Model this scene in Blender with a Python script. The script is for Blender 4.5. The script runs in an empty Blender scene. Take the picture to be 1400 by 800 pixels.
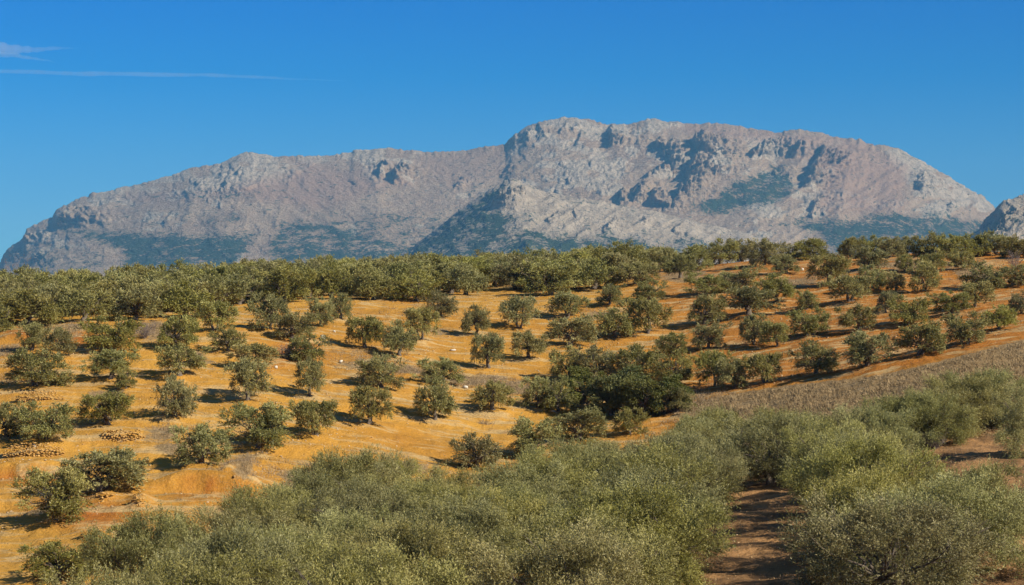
import bpy, math, random, time
import numpy as np
from mathutils import Vector, Matrix
T0 = time.time()
scene = bpy.context.scene
C = scene.collection

# ---------------------------------------------------------------- camera
FPX = 2800.0                      # focal length in pixels of the 1400 px wide photograph
cd = bpy.data.cameras.new('camera'); cam = bpy.data.objects.new('camera', cd); C.objects.link(cam)
cam.location = (0, 0, 0); cam.rotation_euler = (math.radians(90), 0, 0)
cd.sensor_width = 36.0; cd.lens = 36.0 * FPX / 1400.0
cd.clip_start = 0.5; cd.clip_end = 200000
scene.camera = cam

# ---------------------------------------------------------------- sky, sun, exposure
SUN_EL = math.radians(33); SUN_AZ = math.radians(124)      # azimuth clockwise from the view direction (+Y)
SKY_STRENGTH = 0.08; SUN_STRENGTH = 5.0
w = bpy.data.worlds.new('World'); scene.world = w; w.use_nodes = True
nt = w.node_tree; bg = nt.nodes['Background']; bg.inputs[1].default_value = SKY_STRENGTH
sky = nt.nodes.new('ShaderNodeTexSky'); sky.sky_type = 'NISHITA'; sky.sun_disc = False
sky.sun_elevation = SUN_EL; sky.sun_rotation = SUN_AZ
sky.altitude = 1500; sky.air_density = 1.0; sky.dust_density = 0.0; sky.ozone_density = 3.0
tc = nt.nodes.new('ShaderNodeTexCoord'); sx = nt.nodes.new('ShaderNodeSeparateXYZ')
nt.links.new(tc.outputs['Generated'], sx.inputs[0])
ramp = nt.nodes.new('ShaderNodeValToRGB'); nt.links.new(sx.outputs['Z'], ramp.inputs[0])
els = [(0.0, (.18, .475, .76)), (0.035, (.175, .46, .75)), (0.07, (.095, .435, .765)), (0.105, (.01, .40, .79)), (0.145, (.0, .37, .83)), (0.5, (.34, .55, .74)), (1.0, (.72, .82, .84))]
cr = ramp.color_ramp
while len(cr.elements) < len(els): cr.elements.new(0.5)
for e, (p, c) in zip(cr.elements, els): e.position = p; e.color = (*c, 1)
mx = nt.nodes.new('ShaderNodeMix'); mx.data_type = 'RGBA'; mx.blend_type = 'MULTIPLY'; mx.inputs[0].default_value = 1
nt.links.new(sky.outputs[0], mx.inputs[6]); nt.links.new(ramp.outputs[0], mx.inputs[7])
nt.links.new(mx.outputs[2], bg.inputs[0])
SUNV = Vector((math.sin(SUN_AZ) * math.cos(SUN_EL), math.cos(SUN_AZ) * math.cos(SUN_EL), math.sin(SUN_EL)))
sd = bpy.data.lights.new('sun', 'SUN'); sd.energy = SUN_STRENGTH; sd.angle = math.radians(0.5); sd.color = (1.0, .90, .73)
so = bpy.data.objects.new('sun', sd); so.rotation_euler = SUNV.to_track_quat('Z', 'Y').to_euler(); C.objects.link(so)
scene.view_settings.view_transform = 'Standard'; scene.view_settings.look = 'None'
scene.view_settings.exposure = 0.60; scene.view_settings.gamma = 1.0; scene.view_settings.use_curve_mapping = False
cy = scene.cycles
cy.max_bounces = 6; cy.diffuse_bounces = 3; cy.glossy_bounces = 1; cy.transmission_bounces = 3; cy.volume_bounces = 0
cy.transparent_max_bounces = 8; cy.use_denoising = True; cy.caustics_reflective = False; cy.caustics_refractive = False
cy.volume_step_rate = 4.0; cy.use_adaptive_sampling = True; cy.adaptive_threshold = 0.02

# ---------------------------------------------------------------- noise
def _hash(ix, iy, s):
    n = (ix.astype(np.int64) * 374761393 + iy.astype(np.int64) * 668265263 + s * 1442695041) & 0xffffffff
    n = ((n ^ (n >> 13)) * 1274126177) & 0xffffffff
    return ((n ^ (n >> 16)) & 0xffff) / 65535.0
def vnoise(x, y, s=0):
    ix = np.floor(x); iy = np.floor(y); fx = x - ix; fy = y - iy
    fx = fx*fx*fx*(fx*(fx*6-15)+10); fy = fy*fy*fy*(fy*(fy*6-15)+10)
    a = _hash(ix, iy, s); b = _hash(ix+1, iy, s); c = _hash(ix, iy+1, s); d = _hash(ix+1, iy+1, s)
    return ((a*(1-fx)+b*fx)*(1-fy) + (c*(1-fx)+d*fx)*fy) * 2 - 1
def fbm(x, y, s=0, o=4, g=.5, l=2.03):
    r = 0; a = 1; t = 0
    for i in range(o):
        r = r + a * vnoise(x, y, s + i * 17); t += a; x = x * l + 3.1; y = y * l - 5.7; a *= g
    return r / t
def ridged(x, y, s=0, o=4, g=.5, l=2.03):
    r = 0; a = 1; t = 0
    for i in range(o):
        r = r + a * (1 - 2.2*np.abs(vnoise(x, y, s + i * 17))); t += a; x = x * l + 3.1; y = y * l - 5.7; a *= g
    return r / t
def sstep(a, b, x):
    t = np.clip((x - a) / (b - a), 0, 1); return t * t * (3 - 2 * t)

# ---------------------------------------------------------------- materials
class NT:
    def __init__(s, name):
        s.m = bpy.data.materials.new(name); s.m.use_nodes = True; s.t = s.m.node_tree
        s.b = s.t.nodes['Principled BSDF']; s.out = s.t.nodes['Material Output']
    def n(s, kind, **kw):
        nd = s.t.nodes.new(kind)
        for k, v in kw.items(): setattr(nd, k, v)
        return nd
    def l(s, a, b): s.t.links.new(a, b)
    def coords(s, scale=(1, 1, 1), kind='Object'):
        tcn = s.n('ShaderNodeTexCoord'); mp = s.n('ShaderNodeMapping'); mp.inputs['Scale'].default_value = scale
        s.l(tcn.outputs[kind], mp.inputs[0]); return mp.outputs[0]
    def noise(s, co, scale, detail=4, rough=.55):
        nn = s.n('ShaderNodeTexNoise'); nn.inputs['Scale'].default_value = scale; nn.inputs['Detail'].default_value = detail
        nn.inputs['Roughness'].default_value = rough
        s.l(co, nn.inputs['Vector']); return nn.outputs['Fac']
    def ramp(s, fac, pts, col=False):
        r = s.n('ShaderNodeValToRGB'); e = r.color_ramp
        while len(e.elements) < len(pts): e.elements.new(.5)
        for q, (p, c) in zip(e.elements, pts):
            q.position = p; q.color = (*c, 1) if col else (c, c, c, 1)
        s.l(fac, r.inputs[0]); return r.outputs[0]
    def mix(s, fac, a, b, mode='MIX'):
        m = s.n('ShaderNodeMix', data_type='RGBA', blend_type=mode)
        for i, v in ((0, fac), (6, a), (7, b)):
            if isinstance(v, (int, float)): m.inputs[i].default_value = v
            elif isinstance(v, tuple): m.inputs[i].default_value = (*v, 1)
            else: s.l(v, m.inputs[i])
        return m.outputs[2]
    def math(s, op, a, b=0.0, c=None):
        m = s.n('ShaderNodeMath', operation=op)
        for i, v in ((0, a), (1, b), (2, c)):
            if v is None: continue
            if isinstance(v, (int, float)): m.inputs[i].default_value = v
            else: s.l(v, m.inputs[i])
        return m.outputs[0]
    def attr(s, name):
        a = s.n('ShaderNodeAttribute', attribute_name=name); return a.outputs['Fac']
    def bump(s, h, strength, dist):
        b = s.n('ShaderNodeBump'); b.inputs['Strength'].default_value = strength; b.inputs['Distance'].default_value = dist
        s.l(h, b.inputs['Height']); s.l(b.outputs[0], s.b.inputs['Normal'])
    def done(s, col, rough=.9, spec=.2):
        if isinstance(col, tuple): s.b.inputs['Base Color'].default_value = (*col, 1)
        else: s.l(col, s.b.inputs['Base Color'])
        s.b.inputs['Roughness'].default_value = rough; s.b.inputs['Specular IOR Level'].default_value = spec
        return s.m

def soil_material():
    k = NT('orange_soil'); co = k.coords()
    big = k.noise(co, .05, 3); mid = k.noise(co, .45, 5, .6); fine = k.noise(co, 5.0, 5, .7)
    strk = k.noise(k.coords((.22, 1.1, 1)), .7, 5, .65)
    orange = k.mix(k.ramp(big, [(.35, 0.), (.65, 1.)]), (.42, .205, .034), (.53, .285, .052))
    orange = k.mix(k.attr('red'), orange, (.36, .128, .024))
    pale = k.ramp(strk, [(.50, 0.), (.60, 1.)])
    c = k.mix(k.math('MULTIPLY', pale, .85), orange, (.49, .35, .165))
    dark = k.ramp(mid, [(.55, 0.), (.74, 1.)])
    c = k.mix(k.math('MULTIPLY', dark, .6), c, (.25, .115, .03))
    scrubn = k.math('ADD', k.attr('scrub'), k.math('MULTIPLY', k.math('SUBTRACT', k.noise(co, 1.6, 5, .7), .5), 1.3))
    c = k.mix(k.math('MULTIPLY', k.ramp(scrubn, [(.42, 0.), (.62, 1.)]), .85), c, k.mix(k.ramp(fine, [(.35, 0.), (.65, 1.)]), (.17, .12, .062), (.31, .23, .13)))
    c = k.mix(k.attr('lane'), c, k.mix(k.ramp(mid, [(.4, 0.), (.6, 1.)]), (.21, .12, .055), (.36, .20, .085)))
    c = k.mix(.8, c, k.mix(1.0, c, k.ramp(k.math('ADD', k.math('MULTIPLY', fine, .6), k.math('MULTIPLY', mid, .4)), [(.36, .66), (.62, 1.12)]), 'MULTIPLY'))
    c = k.mix(k.math('MULTIPLY', k.ramp(k.noise(co, 9.0, 3, .6), [(.62, 0.), (.72, 1.)]), .5), c, (.48, .34, .18))
    k.bump(k.math('ADD', k.math('MULTIPLY', mid, 1.2), k.math('MULTIPLY', fine, .35)), .9, .35)
    return k.done(c, .95, .1)

def leaf_material(name, top, under, young):
    k = NT(name)
    oi = k.n('ShaderNodeObjectInfo'); geo = k.n('ShaderNodeNewGeometry'); t = k.attr('tone')
    hue = k.ramp(t, [(0., tuple(x*.40 for x in top)), (.5, top), (1., young)], True)
    c = k.mix(k.math('MULTIPLY', geo.outputs['Backfacing'], .8), hue, under)
    v = k.math('MULTIPLY_ADD', oi.outputs['Random'], .26, .80)
    hs = k.n('ShaderNodeHueSaturation'); hs.inputs['Saturation'].default_value = 1.0
    k.l(c, hs.inputs['Color']); k.l(v, hs.inputs['Value'])
    k.l(k.math('MULTIPLY_ADD', k.math('FRACT', k.math('MULTIPLY', oi.outputs['Random'], 7.3)), .022, .487), hs.inputs['Hue'])
    k.l(k.math('MULTIPLY_ADD', k.math('FRACT', k.math('MULTIPLY', oi.outputs['Random'], 13.7)), .22, .88), hs.inputs['Saturation'])
    tr = k.n('ShaderNodeBsdfTranslucent'); ms = k.n('ShaderNodeMixShader'); ms.inputs[0].default_value = .22
    k.l(hs.outputs[0], tr.inputs[0]); m = k.done(hs.outputs[0], .55, .35)
    k.l(k.b.outputs[0], ms.inputs[1]); k.l(tr.outputs[0], ms.inputs[2]); k.l(ms.outputs[0], k.out.inputs[0])
    return m
M = {}
M['soil'] = soil_material()
M['olive'] = leaf_material('olive_leaves', (.218, .204, .041), (.39, .368, .150), (.44, .40, .140))
M['oak'] = leaf_material('oak_leaves', (.15, .165, .04), (.20, .205, .07), (.25, .26, .07))
def bark():
    k = NT('olive_bark'); co = k.coords((6, 6, 1.5)); nz = k.noise(co, 2.0, 5, .7)
    c = k.ramp(nz, [(.3, (.055, .042, .032)), (.7, (.20, .165, .13))], True); k.bump(nz, .8, .05)
    return k.done(c, .9, .15)
M['bark'] = bark()
def stone_mat(name, a, b):
    k = NT(name); co = k.coords(); oi = k.n('ShaderNodeNewGeometry')
    c = k.mix(oi.outputs['Random Per Island'], a, b)
    nz = k.noise(co, 7, 5, .7); c = k.mix(k.math('MULTIPLY', k.ramp(nz, [(.45, 0.), (.7, 1.)]), .6), c, tuple(x*.55 for x in a)); k.bump(nz, .5, .04)
    return k.done(c, .9, .15)
M['wall'] = stone_mat('ochre_stone', (.38, .20, .05), (.54, .34, .12))
M['lime'] = stone_mat('pale_limestone', (.52, .47, .38), (.66, .62, .54))
M['pebble'] = stone_mat('field_stone', (.36, .22, .09), (.54, .42, .27))
def straw(name, a, b):
    k = NT(name); geo = k.n('ShaderNodeNewGeometry'); c = k.mix(geo.outputs['Random Per Island'], a, b)
    return k.done(c, .85, .1)
M['straw'] = straw('dry_grass', (.19, .135, .07), (.42, .31, .17))
M['brush'] = straw('dry_brush', (.17, .125, .075), (.36, .27, .17))
M['twig'] = straw('bare_twigs', (.14, .11, .10), (.27, .22, .20))

# ---------------------------------------------------------------- object helpers
def mesh_from(name, verts, faces_flat, nper, mat, smooth=False, attrs=None):
    """verts (n,3); faces_flat int array with nper verts per face"""
    me = bpy.data.meshes.new(name); n = len(verts); f = np.asarray(faces_flat, dtype=np.int32).reshape(-1); nf = len(f) // nper
    me.vertices.add(n); me.vertices.foreach_set('co', np.asarray(verts, dtype=np.float32).reshape(-1))
    me.loops.add(len(f)); me.loops.foreach_set('vertex_index', f)
    me.polygons.add(nf); me.polygons.foreach_set('loop_start', np.arange(0, nf*nper, nper, dtype=np.int32))
    if smooth: me.polygons.foreach_set('use_smooth', np.ones(nf, dtype=bool))
    me.update(calc_edges=True)
    for k, v in (attrs or {}).items():
        a = me.attributes.new(k, 'FLOAT', 'POINT'); a.data.foreach_set('value', np.asarray(v, dtype=np.float32).reshape(-1))
    me.materials.append(mat); return me
def link(name, data, parent=None, **props):
    o = bpy.data.objects.new(name, data); C.objects.link(o)
    if parent is not None: o.parent = parent
    for k, v in props.items(): o[k] = v
    return o
def grid_faces(nr, nc):
    i = np.arange(nr-1)[:, None]*nc + np.arange(nc-1)[None, :]
    return np.stack([i, i+1, i+nc+1, i+nc], -1).reshape(-1)

# ---------------------------------------------------------------- terrain of the near hillside
# each column: direction u = (px-700)/2800, then (forward distance, ground height)
TAB = {
 0:   [(2,-2),(20,-5),(60,-12.6),(100,-15.6),(120,-16.0),(135,-16.2),(155,-13.9),(175,-10.5),(190,-7.4),(205,-4.3),(212,-3.3),(245,-1.9),(290,-.5),(330,.2),(380,.2),(450,-5),(620,-30),(1200,-60)],
 200: [(2,-2),(20,-5),(60,-12.6),(100,-15.6),(115,-16.0),(130,-15.6),(155,-12.9),(175,-9.9),(190,-7.1),(207,-4.0),(214,-3.0),(245,-1.7),(290,-.4),(330,.4),(380,.4),(450,-5),(620,-30),(1200,-60)],
 400: [(2,-2),(20,-4.8),(60,-12.2),(100,-14.5),(122,-15.4),(140,-15.6),(155,-13.7),(175,-10.6),(195,-7.3),(215,-3.9),(235,-1.4),(260,-.3),(300,.7),(340,1.4),(380,1.2),(450,-5),(620,-30),(1200,-60)],
 550: [(2,-2),(20,-4.6),(60,-11.8),(100,-13.5),(140,-14.9),(158,-14.6),(170,-13.0),(190,-10.0),(215,-5.9),(240,-1.9),(250,-.8),(290,.9),(340,2.0),(380,1.5),(450,-5),(620,-30),(1200,-60)],
 700: [(2,-2),(20,-4.5),(60,-11.4),(100,-13.0),(145,-15.0),(163,-15.3),(172,-14.6),(195,-11.0),(215,-7.5),(240,-2.8),(258,-.5),(290,1.4),(330,2.2),(370,1.6),(450,-6),(620,-30),(1200,-60)],
 850: [(2,-2),(20,-4.5),(60,-11.0),(100,-12.4),(150,-15.2),(168,-15.2),(180,-12.9),(195,-10.6),(215,-7.3),(240,-3.0),(262,.4),(280,1.9),(300,2.6),(340,2.8),(380,0),(450,-8),(620,-32),(1200,-60)],
 1000:[(2,-2),(20,-4.5),(60,-10.7),(78,-11.1),(125,-12.0),(160,-13.7),(172,-12.6),(185,-10.0),(195,-8.8),(215,-5.4),(240,-1.4),(262,2.0),(285,4.0),(300,4.5),(340,3.0),(380,-1),(450,-10),(620,-34),(1200,-60)],
 1150:[(2,-2),(20,-4.4),(60,-10.6),(78,-11.0),(125,-11.9),(155,-12.4),(168,-9.6),(185,-7.4),(200,-5.9),(215,-3.3),(240,.3),(262,3.3),(285,5.2),(300,5.5),(340,4.0),(380,0),(450,-10),(620,-34),(1200,-60)],
 1300:[(2,-2),(20,-4.3),(60,-10.5),(80,-10.8),(115,-10.7),(145,-10.6),(158,-9.3),(170,-7.4),(188,-5.0),(200,-3.7),(215,-2.0),(240,1.2),(262,3.8),(285,5.4),(300,5.7),(340,4.5),(380,0),(450,-10),(620,-34),(1200,-60)],
 1400:[(2,-2),(20,-4.3),(60,-10.5),(80,-10.7),(115,-10.5),(145,-10.2),(160,-8.5),(175,-5.6),(185,-4.1),(200,-2.2),(215,-.6),(240,2.0),(262,4.3),(285,5.7),(300,6.0),(340,5.0),(380,0),(450,-10),(620,-34),(1200,-60)],
}
NU, ND = 121, 700
US = np.linspace(-.34, .34, NU)
DS = np.concatenate([np.linspace(0, 400, ND-60, endpoint=False), np.linspace(400, 1250, 60)])
cols = sorted(TAB); cu = np.array([(p-700)/FPX for p in cols])
zc = np.array([np.interp(DS, [a for a, b in TAB[p]], [b for a, b in TAB[p]]) for p in cols])
ZT = np.array([np.interp(US, cu, zc[:, j]) for j in range(len(DS))]).T
def gsm(a, s, ax):
    r = int(s*3); kx = np.exp(-.5*(np.arange(-r, r+1)/s)**2); kx /= kx.sum()
    p = np.pad(a, [(r, r) if i == ax else (0, 0) for i in range(2)], mode='edge')
    return sum(kx[i]*np.take(p, np.arange(i, i+a.shape[ax]), axis=ax) for i in range(2*r+1))
ZT = gsm(gsm(ZT, 5, 0), 3.0/(DS[1]-DS[0]), 1)
def uD(x, y):
    az = np.arctan2(x, y); r = np.hypot(x, y); lim = math.radians(22)
    u = np.tan(np.clip(az, -lim, lim)); return u, r*np.cos(np.clip(np.abs(az), 0, lim))
def zbase(x, y):
    u, D = uD(np.asarray(x, float), np.asarray(y, float))
    u = np.clip(u, US[0], US[-1]); fi = (u-US[0])/(US[1]-US[0]); i = np.clip(fi.astype(int), 0, NU-2); fi = fi-i
    fj = np.interp(D, DS, np.arange(len(DS))); j = np.clip(fj.astype(int), 0, len(DS)-2); fj = fj-j
    z = (ZT[i, j]*(1-fi)+ZT[i+1, j]*fi)*(1-fj)+(ZT[i, j+1]*(1-fi)+ZT[i+1, j+1]*fi)*fj
    far = sstep(700, 4000, D)
    return z + far*6*fbm(x/900., y/900., 5, 3)
_D = np.arange(60, 400, .15)
def hit(px, py, dmin=128):
    """world x,y where the sight line through this photo point meets the base terrain"""
    u = (px-700)/FPX; D = _D[_D >= dmin]; g = 400-FPX*zbase(u*D, D)/D
    k = np.nonzero(g <= py)[0]
    d = D[k[0]] if len(k) else D[np.argmin(g)]
    return u*d, d

# ---------------------------------------------------------------- what stands where (photo pixel of the trunk foot, crown width, height)
# kind: t = bare trunk under a round head, s = skirted to the ground, d = wide and double headed
OS = 'orange slope'
MID = [
 (45,481,42,40,'s','small dark round olive on the orange bank below the ridge grove, far left'),
 (80,492,46,44,'s','greyish olive rising behind the big far left olive, above the topmost stone wall'),
 (48,533,84,52,'d','big dark olive standing directly on top of the highest dry stone wall, far left'),
 (150,481,74,50,'d','wide silvery olive on the bank edge just below the ridge grove, left part'),
 (152,523,62,44,'t','thin gangly olive with visible trunk below the wide olive at the bank edge'),
 (173,538,28,28,'s','tiny olive bush at the foot of the thin gangly olive, left slope'),
 (240,479,56,48,'s','tall leafy olive beside the dry brush patch at the upper left bank'),
 (246,520,62,46,'t','umbrella shaped olive with dark bare trunk, left slope'),
 (240,576,54,62,'s','upright leafy olive under the umbrella shaped olive, left slope'),
 (148,582,76,50,'t','broad flat topped olive just above the neat curved stone wall'),
 (8,602,62,50,'s','olive cut off by the left photo edge above the long stone wall'),
 (60,610,82,54,'d','broad dark olive right behind the long stone wall, far left'),
 (141,673,122,62,'d','very wide two headed olive with dark trunk above the loose stone heaps'),
 (75,721,106,74,'d','large dark olive at the lower left beside the bare orange ground'),
 (82,794,92,60,'s','dark green olive in the bottom left corner of the slope'),
 (168,778,80,60,'s','dark green olive at the left tip of the foreground grove, bottom left'),
 (275,641,76,58,'s','dense olive to the left of the scarp top, lower left slope'),
 (352,615,88,62,'d','bushy olive directly above the eroded orange scarp'),
 (430,600,60,56,'t','loose olive with slanting trunk and small left tuft, right of the scarp'),
 (339,556,62,62,'t','tall ragged olive with grey trunk in the middle of the left slope'),
 (312,484,48,36,'s','low spreading olive below the left end of the upper track gap'),
 (347,503,60,36,'t','low flat olive directly above the tall ragged olive'),
 (424,543,44,56,'t','narrow upright olive with bare grey trunk and a long shadow to its left'),
 (420,496,54,42,'s','olive just below and left of the white boulder'),
 (400,466,54,38,'s','rounded olive left of the white boulder'),
 (370,455,58,52,'s','tall olive next to the orange gap at the grove edge, centre left'),
 (295,458,54,44,'t','olive at the grove edge left of the orange gap'),
 (438,450,38,42,'s','compact olive directly above the white boulder'),
 (466,441,34,36,'s','small olive right above the white boulder, behind the compact one'),
 (499,478,48,48,'t','green headed olive with dark trunk and broad shadow right of the white boulder'),
 (546,492,46,52,'t','bright round olive with straight trunk, second right of the white boulder'),
 (576,467,48,48,'t','olive leaning over the small mound, centre of upper slope'),
 (603,433,42,38,'s','olive at the foot of the ridge grove, centre'),
 (521,535,58,48,'s','spreading olive below the grey brush strip, centre left'),
 (504,583,60,58,'t','round olive with hanging skirt at the centre left, shadow reaching far left'),
 (595,574,54,62,'t','tall single trunk olive with clear bare stem on smooth orange soil, centre'),
 (605,528,56,36,'s','low wide olive right behind the tall single trunk olive'),
 (674,564,58,42,'t','airy olive with two thin stems beside the reddish brush'),
 (652,642,62,54,'s','solid round olive at the lowest point of the orange slope, centre'),
 (668,508,44,54,'t','olive with twin bare legs, centre of the slope'),
 (652,461,38,44,'t','sparse pale olive with thin stem, upper centre'),
 (709,451,50,48,'t','well rounded olive with stout trunk, upper centre right'),
 (722,492,50,40,'t','lopsided olive below the well rounded one, centre right'),
 (775,435,52,40,'t','silvery olive under the dense grove, right of centre'),
 (779,475,60,44,'d','wide forked olive above the dark oak thicket'),
 (730,626,72,56,'d','broad olive at the foot of the slope right of the lowest round olive'),
 (735,559,44,46,'s','left one of the touching olive pair beside the oak thicket'),
 (763,562,50,52,'s','right one of the touching olive pair beside the oak thicket'),
 (790,605,80,44,'d','low wide olive over a patch of shaded orange soil, below the oaks'),
 (861,595,44,38,'s','small olive at the gully edge below the oaks'),
 (780,520,52,46,'s','olive forming the left shoulder of the oak thicket'),
 (818,524,60,50,'s','pale olive rising from the middle of the oak thicket top'),
 (868,524,62,50,'s','grey green olive at the top right of the oak thicket'),
 (922,527,58,46,'s','olive at the right end of the oak thicket, beside the open soil'),
 (926,566,42,36,'s','small olive below the right end of the oak thicket'),
 (841,463,56,44,'t','olive with short stem left of the forked pair, right of centre'),
 (886,457,60,54,'t','olive with slim twisted stems on red soil, right of centre'),
 (833,420,38,30,'s','faint brownish olive beside the pale standing stone'),
 (869,392,54,32,'s','flat topped olive just right of the pale standing stone'),
 (890,412,46,30,'s','olive below the flat topped one, upper right of centre'),
 (964,444,52,44,'s','bright green round olive, upper right slope'),
 (967,405,56,30,'s','low olive directly behind the bright green round one'),
 (930,382,42,36,'t','dark bellied olive at the edge of the ridge grove, right of centre'),
 (1010,398,52,34,'s','olive at the lower edge of the pale crest ground, right of centre'),
 (1024,434,66,42,'t','wide crowned olive in the second row down from the right crest'),
 (1062,415,50,42,'t','neat olive with single straight stem on bare soil, right slope'),
 (1075,373,38,28,'s','small rounded olive on the pale crest ground below the skyline trees'),
 (1030,474,42,44,'s','ragged left half of a pair of olives on red soil, right slope'),
 (1062,476,38,40,'t','greener right half of a pair of olives on red soil, right slope'),
 (968,480,48,40,'s','olive above the row that borders the brown grassy bank, its crown tall and grey'),
 (918,488,50,32,'s','dull olive behind the right end of the oak thicket'),
 (979,530,54,54,'t','leftmost olive with dark leaning trunk above the brown grassy bank'),
 (1004,532,46,46,'s','olive touching the leftmost bank edge tree on its right'),
 (1046,524,52,48,'t','pinkish topped olive with forked stem above the brown grassy bank'),
 (1116,511,56,50,'s','olive right of the forked pinkish one above the brown grassy bank'),
 (1108,461,56,40,'d','leaning olive in the middle of the right slope'),
 (1103,426,34,28,'s','thin small olive above the leaning one, right slope'),
 (1174,454,48,40,'t','round olive with thin leg and low shadow, right slope'),
 (1163,416,58,42,'t','olive with clear V shaped trunk, right slope'),
 (1135,393,50,46,'t','tall olive standing under the right skyline trees'),
 (1193,398,40,36,'s','olive between the V trunk tree and the skyline, right'),
 (1187,371,48,32,'s','crest olive with broad dome just below the skyline, right'),
 (1225,400,30,28,'s','very small olive on red soil below the right crest'),
 (1241,443,60,42,'d','spreading two lobed olive on red soil, right slope'),
 (1211,430,28,32,'s','slim reddish olive crowding the left side of the two lobed olive'),
 (1264,401,42,44,'s','top heavy olive with tuft at its foot, right crest'),
 (1277,374,42,32,'t','dark stemmed olive near the right crest, alone on pale ground'),
 (1302,429,48,32,'s','flattish olive between two red gaps, right slope'),
 (1334,420,48,40,'t','umbrella olive with short trunk near the right edge'),
 (1346,394,56,38,'s','bulky olive behind the umbrella olive near the right edge'),
 (1366,452,54,36,'t','lone olive at the right end of the bank edge row'),
 (1320,474,62,48,'d','two headed dark green olive above the brown grassy bank, second from its right end'),
 (1258,490,66,50,'d','dense olive with a spike of leaves above the brown grassy bank'),
 (1186,504,72,48,'d','wide low olive above the brown grassy bank, left of the spiky dense one'),
 (1398,391,46,30,'s','olive cut by the right photo edge just under the crest'),
 (1397,430,38,32,'s','olive cut by the right photo edge, halfway down the field'),
 (1318,368,40,26,'s','grey olive low on the right crest in front of the skyline group'),
 (1237,373,26,24,'s','little olive shrub beside a white stone on the right crest'),
]
OAKS = [(798,551,66,54,'leftmost dark oak of the thicket'), (838,566,74,64,'tallest dark oak in the middle of the thicket'), (858,558,66,62,'dark oak squeezed behind the two tallest thicket oaks'),
        (880,570,72,60,'dark oak in the right half of the thicket, lowest foot'), (915,565,60,54,'rightmost dark oak of the thicket, next to a small olive')]
SKYL = [ # right skyline trees: foot, width, height
 (912,372,38,32),(950,368,40,30),(985,362,38,32),(1015,358,34,28),(1045,364,40,34),(1080,355,34,24),(1112,354,38,28),
 (1165,352,34,26),(1195,350,38,28),(1216,352,36,26),(1240,350,34,26),(1278,350,42,30),(1308,352,40,28),(1335,350,38,28),(1362,349,44,30),(1385,352,34,26),(1408,352,40,28)]
WALLS = [(50,554,64,12,'highest dry stone wall, a shallow curve under the big far left olive'),
         (165,604,62,13,'neat curved dry stone wall under the broad flat topped olive'),
         (42,627,84,16,'longest dry stone wall, tumbled at its left end, under the broad dark olive'),
         (140,693,32,13,'loose heap of ochre wall stones left of the lower pair of heaps'),
         (189,698,26,14,'small ochre stone wall remnant right of the loose heap'),
         (122,742,36,14,'low stone wall remnant beside the large lower left olive')]
mid = []
for (px, py, cw, h, kd, lab) in MID:
    x, y = hit(px, py, 60 if py > 700 and px < 250 else 128); mid.append((x, y, .93*cw*y/FPX, .93*h*y/FPX, kd, lab))
oaks = [(*hit(px, py), cw, h, lab) for px, py, cw, h, lab in OAKS]
skyl = [(*hit(px, py), cw, h) for px, py, cw, h in SKYL]
walls = [(*hit(px, py), cw, h, lab) for px, py, cw, h, lab in WALLS]

# local relief: mounds the trees stand on, retained earth behind walls, scarps
BUMPS = []   # x, y, rx, ry, height
for (x, y, cw, h, kd, lab) in mid:
    k = 1.0 if x < 0 else .6
    BUMPS.append((x, y+.2, cw*.42, cw*.38, .32*k))
for (x, y, cw, h, lab) in walls:
    wx = cw*y/FPX; BUMPS.append((x, y+1.3, wx*.62, 1.3, .55))
SCARPS = [(290,672,150,1.5),(325,660,40,.8),(30,650,90,.7),(20,470,60,.8),(110,455,90,.7),(560,395,70,.6)]
scarps = []
for px, py, wpx, hh in SCARPS:
    x, y = hit(px, py); scarps.append((x, y, wpx*y/FPX/2, hh))
def ground_z(x, y):
    x = np.asarray(x, float); y = np.asarray(y, float)
    z = zbase(x, y)
    for (bx, by, rx, ry, hh) in BUMPS:
        q = ((x-bx)/rx)**2 + ((y-by)/ry)**2; m = q < 9
        if np.any(m): z = np.where(m, z + hh*np.exp(-q), z)
    for (bx, by, rx, hh) in scarps:
        wob = .8*fbm(x*.35, y*.1+bx, 44, 3)
        s = y - by + wob
        z = z + hh*np.exp(-((x-bx)/rx)**4)*(sstep(-.25, .5, s)*np.exp(-np.clip(s, 0, 99)/4.0) - .35*sstep(-2.5, -.4, s)*(1-sstep(-.25, .5, s)))
    r = np.hypot(x, y); nz = sstep(8, 30, r)*(1-sstep(420, 700, r))
    z = z + nz*(.34*fbm(x/9, y/7, 1, 3) + .20*fbm(x/2.4, y/1.5, 2, 3) + .07*fbm(x/.6, y/.6, 3, 2))
    z = z + nz*sstep(2, -8, x)*(1-sstep(196, 208, y))*sstep(128, 136, y)*.5*fbm(x/13, y/2.6, 12, 2)   # contour banks on the left slope
    u, D = uD(x, y)          # wavy worked ground of the lanes on the right
    rt = sstep(.10, .16, u)*(1-sstep(146, 154, D))*sstep(60, 80, D)
    z = z + rt*.22*np.sin(D*1.05 + 1.5*fbm(x/6, y/6, 9, 2))
    return z
def gz(x, y): return float(ground_z(np.array([x]), np.array([y]))[0])

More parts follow.
